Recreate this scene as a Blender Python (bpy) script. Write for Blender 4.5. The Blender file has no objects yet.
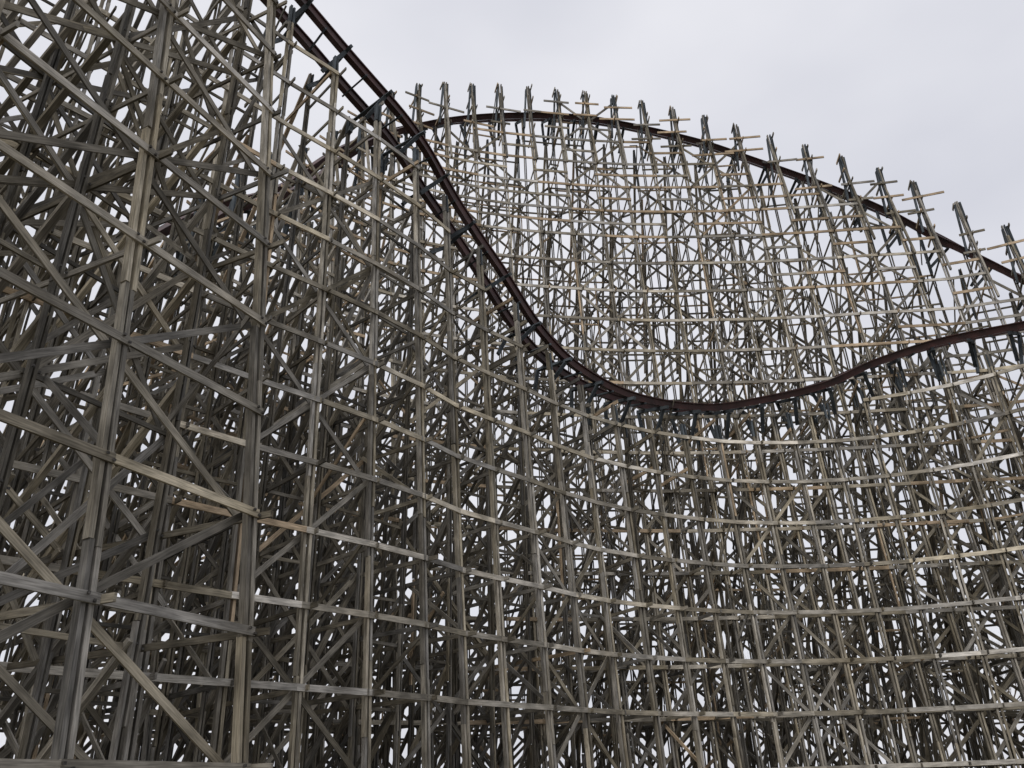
import bpy, math, random
import numpy as np
from mathutils import Vector, Matrix
random.seed(11)
sc=bpy.context.scene
# ---------------------------------------------------------------- materials
def newmat(name):
    m=bpy.data.materials.new(name); m.use_nodes=True
    nt=m.node_tree; b=nt.nodes['Principled BSDF']; return m,nt,b
def wood_mat():
    m,nt,b=newmat('weathered_timber')
    N=nt.nodes.new; L=nt.links.new
    uv=N('ShaderNodeUVMap'); uv.uv_map='UVMap'
    mp=N('ShaderNodeMapping'); mp.inputs['Scale'].default_value=(1.2,22,1)
    L(uv.outputs['UV'],mp.inputs['Vector'])
    n=N('ShaderNodeTexNoise'); n.inputs['Scale'].default_value=1.6; n.inputs['Detail'].default_value=5
    L(mp.outputs['Vector'],n.inputs['Vector'])
    r=N('ShaderNodeMapRange'); r.inputs['From Min'].default_value=.3; r.inputs['From Max'].default_value=.7
    r.inputs['To Min'].default_value=.55; r.inputs['To Max'].default_value=1.35
    L(n.outputs['Fac'],r.inputs['Value'])
    mp2=N('ShaderNodeMapping'); mp2.inputs['Scale'].default_value=(.8,1.6,1)
    L(uv.outputs['UV'],mp2.inputs['Vector'])
    n2=N('ShaderNodeTexNoise'); n2.inputs['Scale'].default_value=1.3; n2.inputs['Detail'].default_value=4
    L(mp2.outputs['Vector'],n2.inputs['Vector'])
    r2=N('ShaderNodeMapRange'); r2.inputs['From Min'].default_value=.35; r2.inputs['From Max'].default_value=.65
    r2.inputs['To Min'].default_value=.55; r2.inputs['To Max'].default_value=1.25
    L(n2.outputs['Fac'],r2.inputs['Value'])
    mul=N('ShaderNodeMath'); mul.operation='MULTIPLY'
    L(r.outputs[0],mul.inputs[0]); L(r2.outputs[0],mul.inputs[1])
    at=N('ShaderNodeAttribute'); at.attribute_name='tint'
    vm=N('ShaderNodeVectorMath'); vm.operation='SCALE'
    L(at.outputs['Color'],vm.inputs[0]); L(mul.outputs[0],vm.inputs['Scale'])
    tc=N('ShaderNodeTexCoord'); n3=N('ShaderNodeTexNoise'); n3.inputs['Scale'].default_value=.35; n3.inputs['Detail'].default_value=5
    L(tc.outputs['Object'],n3.inputs['Vector'])
    r3=N('ShaderNodeMapRange'); r3.inputs['From Min'].default_value=.45; r3.inputs['From Max'].default_value=.7; r3.inputs['To Max'].default_value=.7
    L(n3.outputs['Fac'],r3.inputs['Value'])
    mx=N('ShaderNodeMix'); mx.data_type='RGBA'; mx.blend_type='MULTIPLY'
    L(r3.outputs[0],mx.inputs[0]); L(vm.outputs[0],mx.inputs[6]); mx.inputs[7].default_value=(.62,.58,.5,1)
    L(mx.outputs[2],b.inputs['Base Color'])
    b.inputs['Roughness'].default_value=.85
    b.inputs['Specular IOR Level'].default_value=.2
    return m
WOOD=wood_mat()
def steel_mat():
    m,nt,b=newmat('brown_painted_steel')
    N=nt.nodes.new; L=nt.links.new
    g=N('ShaderNodeTexCoord'); n=N('ShaderNodeTexNoise'); n.inputs['Scale'].default_value=1.5; n.inputs['Detail'].default_value=6
    L(g.outputs['Object'],n.inputs['Vector'])
    cr=N('ShaderNodeValToRGB'); cr.color_ramp.elements[0].color=(.024,.012,.012,1); cr.color_ramp.elements[1].color=(.09,.034,.031,1)
    cr.color_ramp.elements[0].position=.3; cr.color_ramp.elements[1].position=.8
    L(n.outputs['Fac'],cr.inputs['Fac']); L(cr.outputs['Color'],b.inputs['Base Color'])
    b.inputs['Roughness'].default_value=.5; b.inputs['Metallic'].default_value=.1
    return m
STEEL=steel_mat()

# ---------------------------------------------------------------- beam batches
class Batch:
    def __init__(s): s.P=[];s.Q=[];s.W=[];s.T=[];s.H=[];s.C=[]
    def add(s,p,q,w,t,h=(0,0,1),c=None):
        s.P.append(p);s.Q.append(q);s.W.append(w);s.T.append(t);s.H.append(h);s.C.append(c or grey())
    def build(s,name,mat,parent,jit=.03):
        P=np.array(s.P,float);Q=np.array(s.Q,float);W=np.array(s.W)[:,None];T=np.array(s.T)[:,None];H=np.array(s.H,float);C=np.array(s.C,float)
        n=len(P); rng=np.random.default_rng(3)
        A=Q-P; Ln=np.linalg.norm(A,axis=1,keepdims=True); A/=Ln
        S=np.cross(A,H); bad=np.linalg.norm(S,axis=1)<1e-4
        S[bad]=np.cross(A[bad],np.array([0.3,1,.1])); S/=np.linalg.norm(S,axis=1,keepdims=True)
        U=np.cross(S,A)
        off=rng.uniform(-.006,.006,(n,3)); P=P+off;Q=Q+off+rng.uniform(-jit,jit,(n,3))
        V=np.zeros((n,8,3))
        k=0
        for E in (P,Q):
            for a,b in ((-1,-1),(1,-1),(1,1),(-1,1)):
                V[:,k]=E+S*W*.5*a+U*T*.5*b; k+=1
        F=np.array([[0,1,5,4],[1,2,6,5],[2,3,7,6],[3,0,4,7],[3,2,1,0],[4,5,6,7]])
        faces=(F[None]+8*np.arange(n)[:,None,None]).reshape(-1,4)
        me=bpy.data.meshes.new(name)
        me.vertices.add(n*8); me.vertices.foreach_set('co',V.reshape(-1))
        me.loops.add(n*24); me.loops.foreach_set('vertex_index',faces.reshape(-1).astype(np.int32))
        me.polygons.add(n*6); me.polygons.foreach_set('loop_start',np.arange(0,n*24,4,dtype=np.int32))
        me.update(calc_edges=True)
        me.shade_flat()
        uv=me.uv_layers.new(name='UVMap')
        r=rng.uniform(0,60,(n,1)); r2=rng.uniform(0,60,(n,1))
        UV=np.zeros((n,6,4,2))
        l=Ln
        wd=[W,T,W,T]
        for fi in range(4):
            b0=r2+fi*.7
            UV[:,fi,0]=np.hstack([r,b0]);UV[:,fi,1]=np.hstack([r,b0+wd[fi]])
            UV[:,fi,2]=np.hstack([r+l,b0+wd[fi]]);UV[:,fi,3]=np.hstack([r+l,b0])
        for fi in (4,5):
            UV[:,fi,0]=np.hstack([r,r2]);UV[:,fi,1]=np.hstack([r+.02,r2]);UV[:,fi,2]=np.hstack([r+.02,r2+.2]);UV[:,fi,3]=np.hstack([r,r2+.2])
        uv.data.foreach_set('uv',UV.reshape(-1))
        at=me.attributes.new('tint','FLOAT_COLOR','FACE')
        CC=np.ones((n,6,4)); CC[:,:,:3]=C[:,None,:]
        at.data.foreach_set('color',CC.reshape(-1))
        me.materials.append(mat)
        ob=bpy.data.objects.new(name,me); sc.collection.objects.link(ob); ob.parent=parent
        return n
def grey(k=1.0):
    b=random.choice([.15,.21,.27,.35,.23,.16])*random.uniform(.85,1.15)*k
    w=random.uniform(.02,.19)
    return (b*(1+w*.5),b*.97,b*(.92-w))
def tan(): 
    b=random.uniform(.4,.6); return (b,b*.78,b*.54)
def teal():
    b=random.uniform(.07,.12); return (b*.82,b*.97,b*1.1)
def pick(ptan=.04,pteal=0,k=1.0):
    r=random.random()
    if r<ptan: return tan()
    if r<ptan+pteal: return teal()
    return grey(k)

# ---------------------------------------------------------------- curves
def resample(pts,sp,sub=24):
    P=[np.array(p,float) for p in pts]
    P=[2*P[0]-P[1]]+P+[2*P[-1]-P[-2]]
    out=[]
    for i in range(1,len(P)-2):
        for j in range(sub):
            t=j/sub
            out.append(.5*((2*P[i])+(-P[i-1]+P[i+1])*t+(2*P[i-1]-5*P[i]+4*P[i+1]-P[i+2])*t*t+(-P[i-1]+3*P[i]-3*P[i+1]+P[i+2])*t**3))
    out.append(P[-2]); out=np.array(out)
    d=np.r_[0,np.cumsum(np.linalg.norm(np.diff(out[:,:2],axis=0),axis=1))]
    n=max(2,int(round(d[-1]/sp))+1); s=np.linspace(0,d[-1],n)
    return np.stack([np.interp(s,d,out[:,k]) for k in range(out.shape[1])],1)
def frames(C):
    T=np.gradient(C[:,:2],axis=0); T/=np.linalg.norm(T,axis=1,keepdims=True)
    N=np.stack([-T[:,1],T[:,0]],1); return T,N
LV=[2.2+2.3*i for i in range(-0,24)]

def structure(B,C,rows,over,rake,batter,zref=None,dens=1.0,topdark=4.0,ptan=.05,thick=1.0,xb=3,drop=.75,topz=0,flat=2,girtp=.8,rakestep=4.0,srake=None,half=False,inner=.75,pthick=1.0,tealtop=.75,ledp=.42,lw=.19):
    T,N=frames(C); n=len(C); srake=srake or rake
    posts,girts,ledg,brace=B['posts'],B['bent_girts'],B['ledgers'],B['cross_braces']
    def top(i,j):
        z=C[i,2]-drop
        if j==0: return z+over[i]
        d=rows[j]
        if d>rows[flat]: z-= (d-rows[flat])*rake
        return z
    def pt(i,j,z,side=0):
        d=rows[j]
        if j==0:
            zr=C[i,2] if zref is None else zref
            d=d+batter*(z-zr)
        return np.array([C[i,0]+N[i,0]*d+T[i,0]*side, C[i,1]+N[i,1]*d+T[i,1]*side, z])
    for i in range(n):
        t3=(T[i,0],T[i,1],0); n3=(N[i,0],N[i,1],0)
        for j in range(len(rows)):
            zt=top(i,j)
            if zt<1: continue
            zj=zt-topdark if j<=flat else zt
            f=(1.0 if j==0 else inner)*pthick
            for sd in (-.085,.085):
                sd*=f*thick
                z0=-.2; zz=random.uniform(3,6)
                while z0<zj-.05:
                    z1=min(zz,zj)
                    if z1>z0: posts.add(pt(i,j,z0,sd),pt(i,j,z1,sd),.095*thick*f,.17*thick*f,n3,pick(.02,.0,1.35 if j==0 else .75))  # inner rows get a darker tint: shade inside the lattice painted into the timber
                    z0=z1; zz=z1+random.uniform(4,6.9)
                if zj<zt and zj>0:
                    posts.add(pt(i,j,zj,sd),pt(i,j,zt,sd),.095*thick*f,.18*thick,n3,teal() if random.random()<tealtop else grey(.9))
        for z in LV:
            js=[j for j in range(len(rows)) if top(i,j)-(0.6 if j==0 else 0)>z]
            if len(js)<2: continue
            e=np.array([N[i,0],N[i,1],0])*random.uniform(.2,.6)
            if random.random()<girtp:
                girts.add(pt(i,js[0],z,.2)-e,pt(i,js[-1],z,.2)+e,.055*thick,.15*thick,(0,0,1),pick(ptan*.6,0,.9))
            for q in range(len(js)-1):
                if z+2.3>top(i,js[q+1])+1.0: continue
                r=random.random(); s=random.choice((-.28,.28))
                A0,A1=pt(i,js[q],z,s),pt(i,js[q],z+2.3,s); B0,B1=pt(i,js[q+1],z,s),pt(i,js[q+1],z+2.3,s)
                alt=(q+int(z/2.3)+i//3)%2
                if r<.36*dens:
                    if alt: girts.add(A0,B1,.05*thick,.14*thick,(0,0,1),pick(.02,0,.9))
                    else: girts.add(B0,A1,.05*thick,.14*thick,(0,0,1),pick(.02,0,.9))
        zt=top(i,flat); k=0; dz=0
        while zt-dz>4:
            z0=zt-dz; sd=(0,.12,-.12)[k%3]
            dmax=min(rows[-1]+1.2-rows[flat], z0/srake)
            a=pt(i,flat,z0,sd); b=a+np.array([N[i,0]*dmax,N[i,1]*dmax,-dmax*srake])
            brace.add(a,b,.13*thick,.17*thick,t3,pick(.02,0,1.2))
            k+=1; dz+=rakestep*random.choice((1,1,1.15))
    for j in range(len(rows)):
        levels=[(z,0) for z in LV]
        if half and j<=0: levels+=[(z+1.15,1) for z in LV]
        for lv,(z,hf) in enumerate(levels):
            col=None; run=0
            for i in range(n-1):
                if run<=0:
                    run=random.choice((1,2,2,3)); hi=z>C[i,2]-13
                    col=pick(ptan*(1.3 if hi else .45),0,1.85 if j==0 else .8)  # inner ledgers darkened with painted shade; front row lightened to stand out
                run-=1
                if hf and z<C[i,2]-15: continue
                if hf and random.random()<.3: continue
                g=.5 if j==0 else .2
                if top(i,j)<z+g+(topz if j==0 else 0) or top(i+1,j)<z+g+(topz if j==0 else 0): continue
                if j>0 and random.random()>ledp*dens: continue
                o=-.12*thick if j==0 else .13
                a=pt(i,j,z);b=pt(i+1,j,z); e=(b-a)/np.linalg.norm(b-a)*.1
                off=np.array([N[i,0]*o,N[i,1]*o,.0])
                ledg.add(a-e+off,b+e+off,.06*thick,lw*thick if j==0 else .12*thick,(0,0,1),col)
    for i in range(n-1):
        for j in range(len(rows)):
            every=xb*2 if j==0 else xb
            if (i+j*2)%every==0:
                for lv in range(0,len(LV)-2,2):
                    z=LV[lv+(i%2)]
                    i2=min(i+2,n-1)
                    if top(i,j)<z+4.9 or top(i2,j)<z+4.9 : continue
                    off=np.array([N[i,0]*.2,N[i,1]*.2,0])
                    brace.add(pt(i,j,z)+off,pt(i2,j,z+4.6)+off,.05*thick,.16*thick,(0,0,1),pick(.02,0,1.1))
                    off=off*1.5
                    if random.random()<.85: brace.add(pt(i,j,z+4.6)+off,pt(i2,j,z)+off,.05*thick,.16*thick,(0,0,1),pick(.02,0,1.1))
            elif random.random()<.18*dens and j>0:
                for lv in range(0,len(LV)-1):
                    z=LV[lv]
                    if top(i,j)<z+2.3 or top(i+1,j)<z+2.3: break
                    off=np.array([N[i,0]*.2,N[i,1]*.2,0])
                    if lv%2: brace.add(pt(i,j,z)+off,pt(i+1,j,z+2.3)+off,.05*thick,.13*thick,(0,0,1),pick(.02,0,.85))
                    else: brace.add(pt(i,j,z+2.3)+off,pt(i+1,j,z)+off,.05*thick,.13*thick,(0,0,1),pick(.02,0,.85))
    return T,N,pt

def track(name,C,bank,gauge,parent,s=1.0):
    T,N=frames(C); n=len(C)
    verts=[];faces=[]
    slope=np.gradient(C[:,2])/np.maximum(np.linalg.norm(np.gradient(C[:,:2],axis=0),axis=1),1e-6)
    fr=[]
    for i in range(n):
        t=Vector((T[i,0],T[i,1],slope[i])).normalized()
        nn=Vector((N[i,0],N[i,1],0)); up=t.cross(-nn)
        if up.z<0: up=-up
        b=bank[i]
        lat=nn*math.cos(b)+up*math.sin(b); u2=up*math.cos(b)-nn*math.sin(b)
        fr.append((Vector(C[i]),t,lat,u2))
    def sweep(prof):
        base=len(verts); m=len(prof)
        for c,t,lat,u in fr:
            for a,b in prof: verts.append(c+lat*a+u*b)
        for i in range(n-1):
            for k in range(m):
                k2=(k+1)%m
                faces.append((base+i*m+k,base+i*m+k2,base+(i+1)*m+k2,base+(i+1)*m+k))
        faces.append(tuple(base+k for k in range(m))[::-1]); faces.append(tuple(base+(n-1)*m+k for k in range(m)))
    for sg in (-1,1):
        x=sg*gauge/2
        P=[(-.2,-.5),(.2,-.5),(.2,-.43),(.13,-.43),(.13,-.07),(.23,-.07),(.23,0),(-.23,0),(-.23,-.07),(-.13,-.07),(-.13,-.43),(-.2,-.43)]
        sweep([(x+a*s,b*s) for a,b in P])
    me=bpy.data.meshes.new(name); me.from_pydata([tuple(v) for v in verts],[],faces); me.materials.append(STEEL); me.update()
    ob=bpy.data.objects.new(name,me); sc.collection.objects.link(ob); ob.parent=parent
    return fr

root=bpy.data.objects.new('wooden_roller_coaster',None); sc.collection.objects.link(root)
B={k:Batch() for k in ('posts','bent_girts','ledgers','cross_braces','track_ties','bolts')}

# ---- front wall with the drop and valley
front=[(-19,14,37.5),(-13.5,19.8,36),(-9.6,24,33.9),(-7,26.5,31.8),(-4.9,29,30.4),(-3.3,31.3,28.7),(-.9,33.5,25.5),(1,35.5,23.1),(3.1,37.4,21.7),(6.4,39.5,20.9),(10.6,41.3,21.0),(14.3,42,21.7),(18,42,22.5),(21,41.4,23.5),(24.5,40,24),(27.9,37.5,23.5),(31,34,22.5),(33,30,21)]
Cf=resample(front,2.25)
structure(B,Cf,[-.9,1.2,3.6,6.0,8.4,10.8],[-.75]*len(Cf),2.0,.05,topdark=1.0,ptan=.05,topz=.3,drop=1.0,flat=1,srake=1.3,rakestep=3.3,pthick=.95)
Ff=resample(front,.35)
sF=np.linspace(0,1,len(Ff)); bankF=np.interp(sF,[0,.3,.5,.7,1],[.05,.12,.3,.4,.3])
fr1=track('front_track_rails',Ff,bankF,1.5,root,.8)
# ---- back high turn
back=[(-17,31,26),(-15.5,34.5,31),(-13.2,38,35.3),(-10.4,41,41.3),(-6.8,43.5,45.5),(-1.8,45.5,48.2),(4.6,46.8,49.3),(9.3,47.3,48.8),(15.3,47.3,46.6),(19.5,47,44.1),(24,46.5,41),(28.2,46,37.6),(31,45,34.1),(33.7,44,30.8),(36,42.5,27.5),(38.5,40,25)]
Cb=resample(back,2.3)
ov=[float(np.interp(c[0],[-17,-8,-3,4,18,26,30,36],[3,2.8,1.5,.55,.7,1.6,2.6,2.6])) for c in Cb]
structure(B,Cb,[-2.6,-.4,2.0,4.6,7.4],ov,2.6,.09,topdark=4.0,ptan=.4,topz=4.2,flat=2,dens=.95,half=True,xb=2,pthick=.85,srake=1.8,tealtop=.4,lw=.18,rakestep=4.4,girtp=.6,ledp=.4)
Fb=resample(back,.35)
bankB=np.interp(np.linspace(0,1,len(Fb)),[0,.25,.5,.8,1],[.3,.6,.7,.6,.4])
fr2=track('back_track_rails',Fb,bankB,1.6,root,.9)
for fr,step in ((fr1,3),(fr2,3)):
    for k in range(0,len(fr),step):
        c,t,lat,u=fr[k]
        big=(k//step)%2==0
        if big:
            w=1.5
            B['track_ties'].add(c-lat*w-u*.52,c+lat*w-u*.52,.14,.18,tuple(u),teal())
            B['track_ties'].add(c-lat*1.1-u*.6,c-lat*.6-u*2.0,.12,.18,tuple(t),teal())
            B['track_ties'].add(c+lat*1.4-u*.6,c+lat*.5-u*2.3,.12,.18,tuple(t),teal())
        elif fr is fr1:
            B['track_ties'].add(c-lat*1.0-u*.46,c+lat*1.0-u*.46,.08,.1,tuple(u),teal())
Tf,Nf=frames(Cf)
for i,c in enumerate(Cf):
    nn=np.array([Nf[i,0],Nf[i,1],0]); tt=np.array([Tf[i,0],Tf[i,1],0])
    for dz in (-1.5,-2.9,-4.4):
        if random.random()<.6:
            p=np.array([c[0],c[1],c[2]+dz])+tt*random.choice((-.2,.2))
            B['bent_girts'].add(p-nn*random.uniform(1.0,1.5),p+nn*random.uniform(1.5,4.0),.07,.19,(0,0,1),tan() if random.random()<.5 else grey())
Tb,Nb=frames(Cb)
for i,c in enumerate(Cb):
    nn=np.array([Nb[i,0],Nb[i,1],0]); tt=np.array([Tb[i,0],Tb[i,1],0])
    for dz,ln in ((-.25,.4),(-1.6,.8),(-2.9,1.3),(-4.4,1.6)):
        z=c[2]-.75+ov[i]+dz
        d=-2.6+.09*(z-c[2])
        p=np.array([c[0],c[1],z])+nn*d
        sd=random.choice((-.22,.22))
        B['bent_girts'].add(p-nn*random.uniform(.2,.5)+tt*sd,p+nn*ln*1.3+tt*sd,.07,.16,(0,0,1),tan() if random.random()<(.2 if dz>-1 else .45) else grey(1.3))
        if dz<-1 and random.random()<.75:
            B['ledgers'].add(p-tt*random.uniform(.5,1.6)-nn*.2,p+tt*random.uniform(.5,1.6)-nn*.2,.06,.16,(0,0,1),tan() if random.random()<.6 else grey(1.3))
    p=np.array([c[0],c[1],c[2]-.75+ov[i]])+nn*-2.55
    Z=np.array([0,0,1])
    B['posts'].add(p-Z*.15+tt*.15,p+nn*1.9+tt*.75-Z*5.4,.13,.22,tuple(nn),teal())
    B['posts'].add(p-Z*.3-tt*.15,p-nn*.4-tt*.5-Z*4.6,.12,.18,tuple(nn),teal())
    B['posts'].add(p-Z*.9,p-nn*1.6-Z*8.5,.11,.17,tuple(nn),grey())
# ---- near tall structure at the left
near=[(-11.1,2.8,29),(-5.3,15.3,29)]
Cn=resample(near,3.35)
_,_,ptn=structure(B,Cn,[0,2.6,5.2,7.8,10.4],[0]*len(Cn),1.6,.1,zref=6.8,dens=.9,topdark=0,ptan=.0,thick=.92,xb=1,girtp=.65,rakestep=2.9,srake=1.1,flat=1,inner=.78,lw=.18)
Tn,Nn=frames(Cn)
for i in range(len(Cn)):
    nn=np.array([Nn[i,0],Nn[i,1],0]);tt=np.array([Tn[i,0],Tn[i,1],0])
    for z in LV[:12]:
        for j in (0,1):
            p=ptn(i,j,z)-nn*(.155 if j==0 else .12)
            for dx,dz in ((-.07,.04),(.07,-.04)):
                q=p+tt*dx+np.array([0,0,dz])
                B['bolts'].add(q,q-nn*.035,.045,.045,(0,0,1),(.09,.085,.08))

tot=0
for k,b in B.items(): tot+=b.build(k,WOOD,root,.008 if k in('ledgers','bolts') else .03)
print('beams',tot)

# ---------------------------------------------------------------- bare trees behind
m,nt,bb=newmat('bark'); bb.inputs['Roughness'].default_value=.9
n=nt.nodes.new('ShaderNodeTexNoise'); n.inputs['Scale'].default_value=3
cr=nt.nodes.new('ShaderNodeValToRGB'); cr.color_ramp.elements[0].color=(.07,.05,.035,1); cr.color_ramp.elements[1].color=(.16,.12,.085,1)
nt.links.new(n.outputs['Fac'],cr.inputs['Fac']); nt.links.new(cr.outputs['Color'],bb.inputs['Base Color'])
def bare_tree(x,y,h,seed):
    rnd=random.Random(seed); V=[];F=[]
    def limb(p,d,L,r,depth):
        q=p+d*L; r2=r*.68
        s=d.orthogonal().normalized(); u=d.cross(s); base=len(V); m=5 if depth<2 else 3
        for e,rr in ((p,r),(q,r2)):
            for k in range(m):
                a=2*math.pi*k/m; V.append(e+s*math.cos(a)*rr+u*math.sin(a)*rr)
        for k in range(m): F.append((base+k,base+(k+1)%m,base+m+(k+1)%m,base+m+k))
        if depth>=7: return
        for k in range(3 if depth>1 else 2+(depth==1)):
            nd=(d+Vector((rnd.uniform(-1,1),rnd.uniform(-1,1),rnd.uniform(-.35,.75)))*.62).normalized()
            limb(q if k<2 else p.lerp(q,.6),nd,L*rnd.uniform(.62,.85),r2*(.9 if k==0 else .7),depth+1)
    limb(Vector((0,0,-.2)),Vector((0,0,1)),h*.26,h*.018,0)
    me=bpy.data.meshes.new('bare_tree'); me.from_pydata([tuple(v) for v in V],[],F); me.materials.append(m)
    o=bpy.data.objects.new('bare_tree',me); sc.collection.objects.link(o); o.location=(x,y,0)
for k,(x,y,h) in enumerate([(30,66,15),(39,70,16),(47,64,14),(22,74,13),(55,72,16)]): bare_tree(x,y,h,k+5)

# ---------------------------------------------------------------- ground
m,nt,b=newmat('winter_grass_and_dirt')
g=nt.nodes.new('ShaderNodeTexCoord'); n=nt.nodes.new('ShaderNodeTexNoise'); n.inputs['Scale'].default_value=.4; n.inputs['Detail'].default_value=8
nt.links.new(g.outputs['Object'],n.inputs['Vector'])
cr=nt.nodes.new('ShaderNodeValToRGB'); cr.color_ramp.elements[0].color=(.05,.052,.03,1); cr.color_ramp.elements[1].color=(.16,.13,.09,1)
cr.color_ramp.elements[0].position=.38; cr.color_ramp.elements[1].position=.62
nt.links.new(n.outputs['Fac'],cr.inputs['Fac']); nt.links.new(cr.outputs['Color'],b.inputs['Base Color']); b.inputs['Roughness'].default_value=.95
me=bpy.data.meshes.new('ground'); S=3000
me.from_pydata([(-S,-S,0),(S,-S,0),(S,S,0),(-S,S,0)],[],[(0,1,2,3)]); me.materials.append(m)
ob=bpy.data.objects.new('ground',me); sc.collection.objects.link(ob)

# ---------------------------------------------------------------- overcast sky
w=bpy.data.worlds.new('World'); sc.world=w; w.use_nodes=True; nt=w.node_tree; nt.nodes.clear()
N=nt.nodes.new; L=nt.links.new
EL=math.radians(50); AZ=math.radians(205)
sky=N('ShaderNodeTexSky'); sky.sky_type='NISHITA'; sky.sun_disc=False; sky.sun_elevation=EL; sky.sun_rotation=AZ; sky.dust_density=4
bg1=N('ShaderNodeBackground'); bg1.inputs['Strength'].default_value=.1; L(sky.outputs[0],bg1.inputs['Color'])
tc=N('ShaderNodeTexCoord'); mp=N('ShaderNodeMapping'); mp.inputs['Scale'].default_value=(1,1,2.2); L(tc.outputs['Generated'],mp.inputs['Vector'])
nz=N('ShaderNodeTexNoise'); nz.inputs['Scale'].default_value=2.2; nz.inputs['Detail'].default_value=4; nz.inputs['Roughness'].default_value=.45; L(mp.outputs[0],nz.inputs['Vector'])
cr=N('ShaderNodeValToRGB'); cr.color_ramp.elements[0].position=.3; cr.color_ramp.elements[1].position=.7
cr.color_ramp.elements[0].color=(.71,.72,.79,1); cr.color_ramp.elements[1].color=(.93,.93,.975,1)
L(nz.outputs['Fac'],cr.inputs['Fac'])
bg2=N('ShaderNodeBackground'); L(cr.outputs[0],bg2.inputs['Color']); bg2.inputs['Strength'].default_value=1.0
mx=N('ShaderNodeMixShader'); mx.inputs[0].default_value=.9; L(bg1.outputs[0],mx.inputs[1]); L(bg2.outputs[0],mx.inputs[2])
o=N('ShaderNodeOutputWorld'); L(mx.outputs[0],o.inputs['Surface'])
sun=bpy.data.lights.new('sun','SUN'); sun.energy=1.4; sun.angle=math.radians(18); sun.color=(1,.96,.9)
so=bpy.data.objects.new('sun',sun); sc.collection.objects.link(so)
dirv=Vector((math.sin(AZ)*math.cos(EL),math.cos(AZ)*math.cos(EL),math.sin(EL)))
so.rotation_euler=dirv.to_track_quat('Z','Y').to_euler(); so.location=(0,-20,40)

# ---------------------------------------------------------------- camera
cam=bpy.data.cameras.new('camera'); cam.sensor_width=36; cam.lens=800/1024*36; cam.clip_end=6000; cam.clip_start=.1
co=bpy.data.objects.new('camera',cam); sc.collection.objects.link(co); sc.camera=co
co.matrix_world=Matrix.Translation((0,0,1.7))@Matrix.Rotation(math.radians(90+27),4,'X')@Matrix.Rotation(math.radians(-2),4,'Z')
sc.view_settings.view_transform='Standard'; sc.view_settings.look='None'
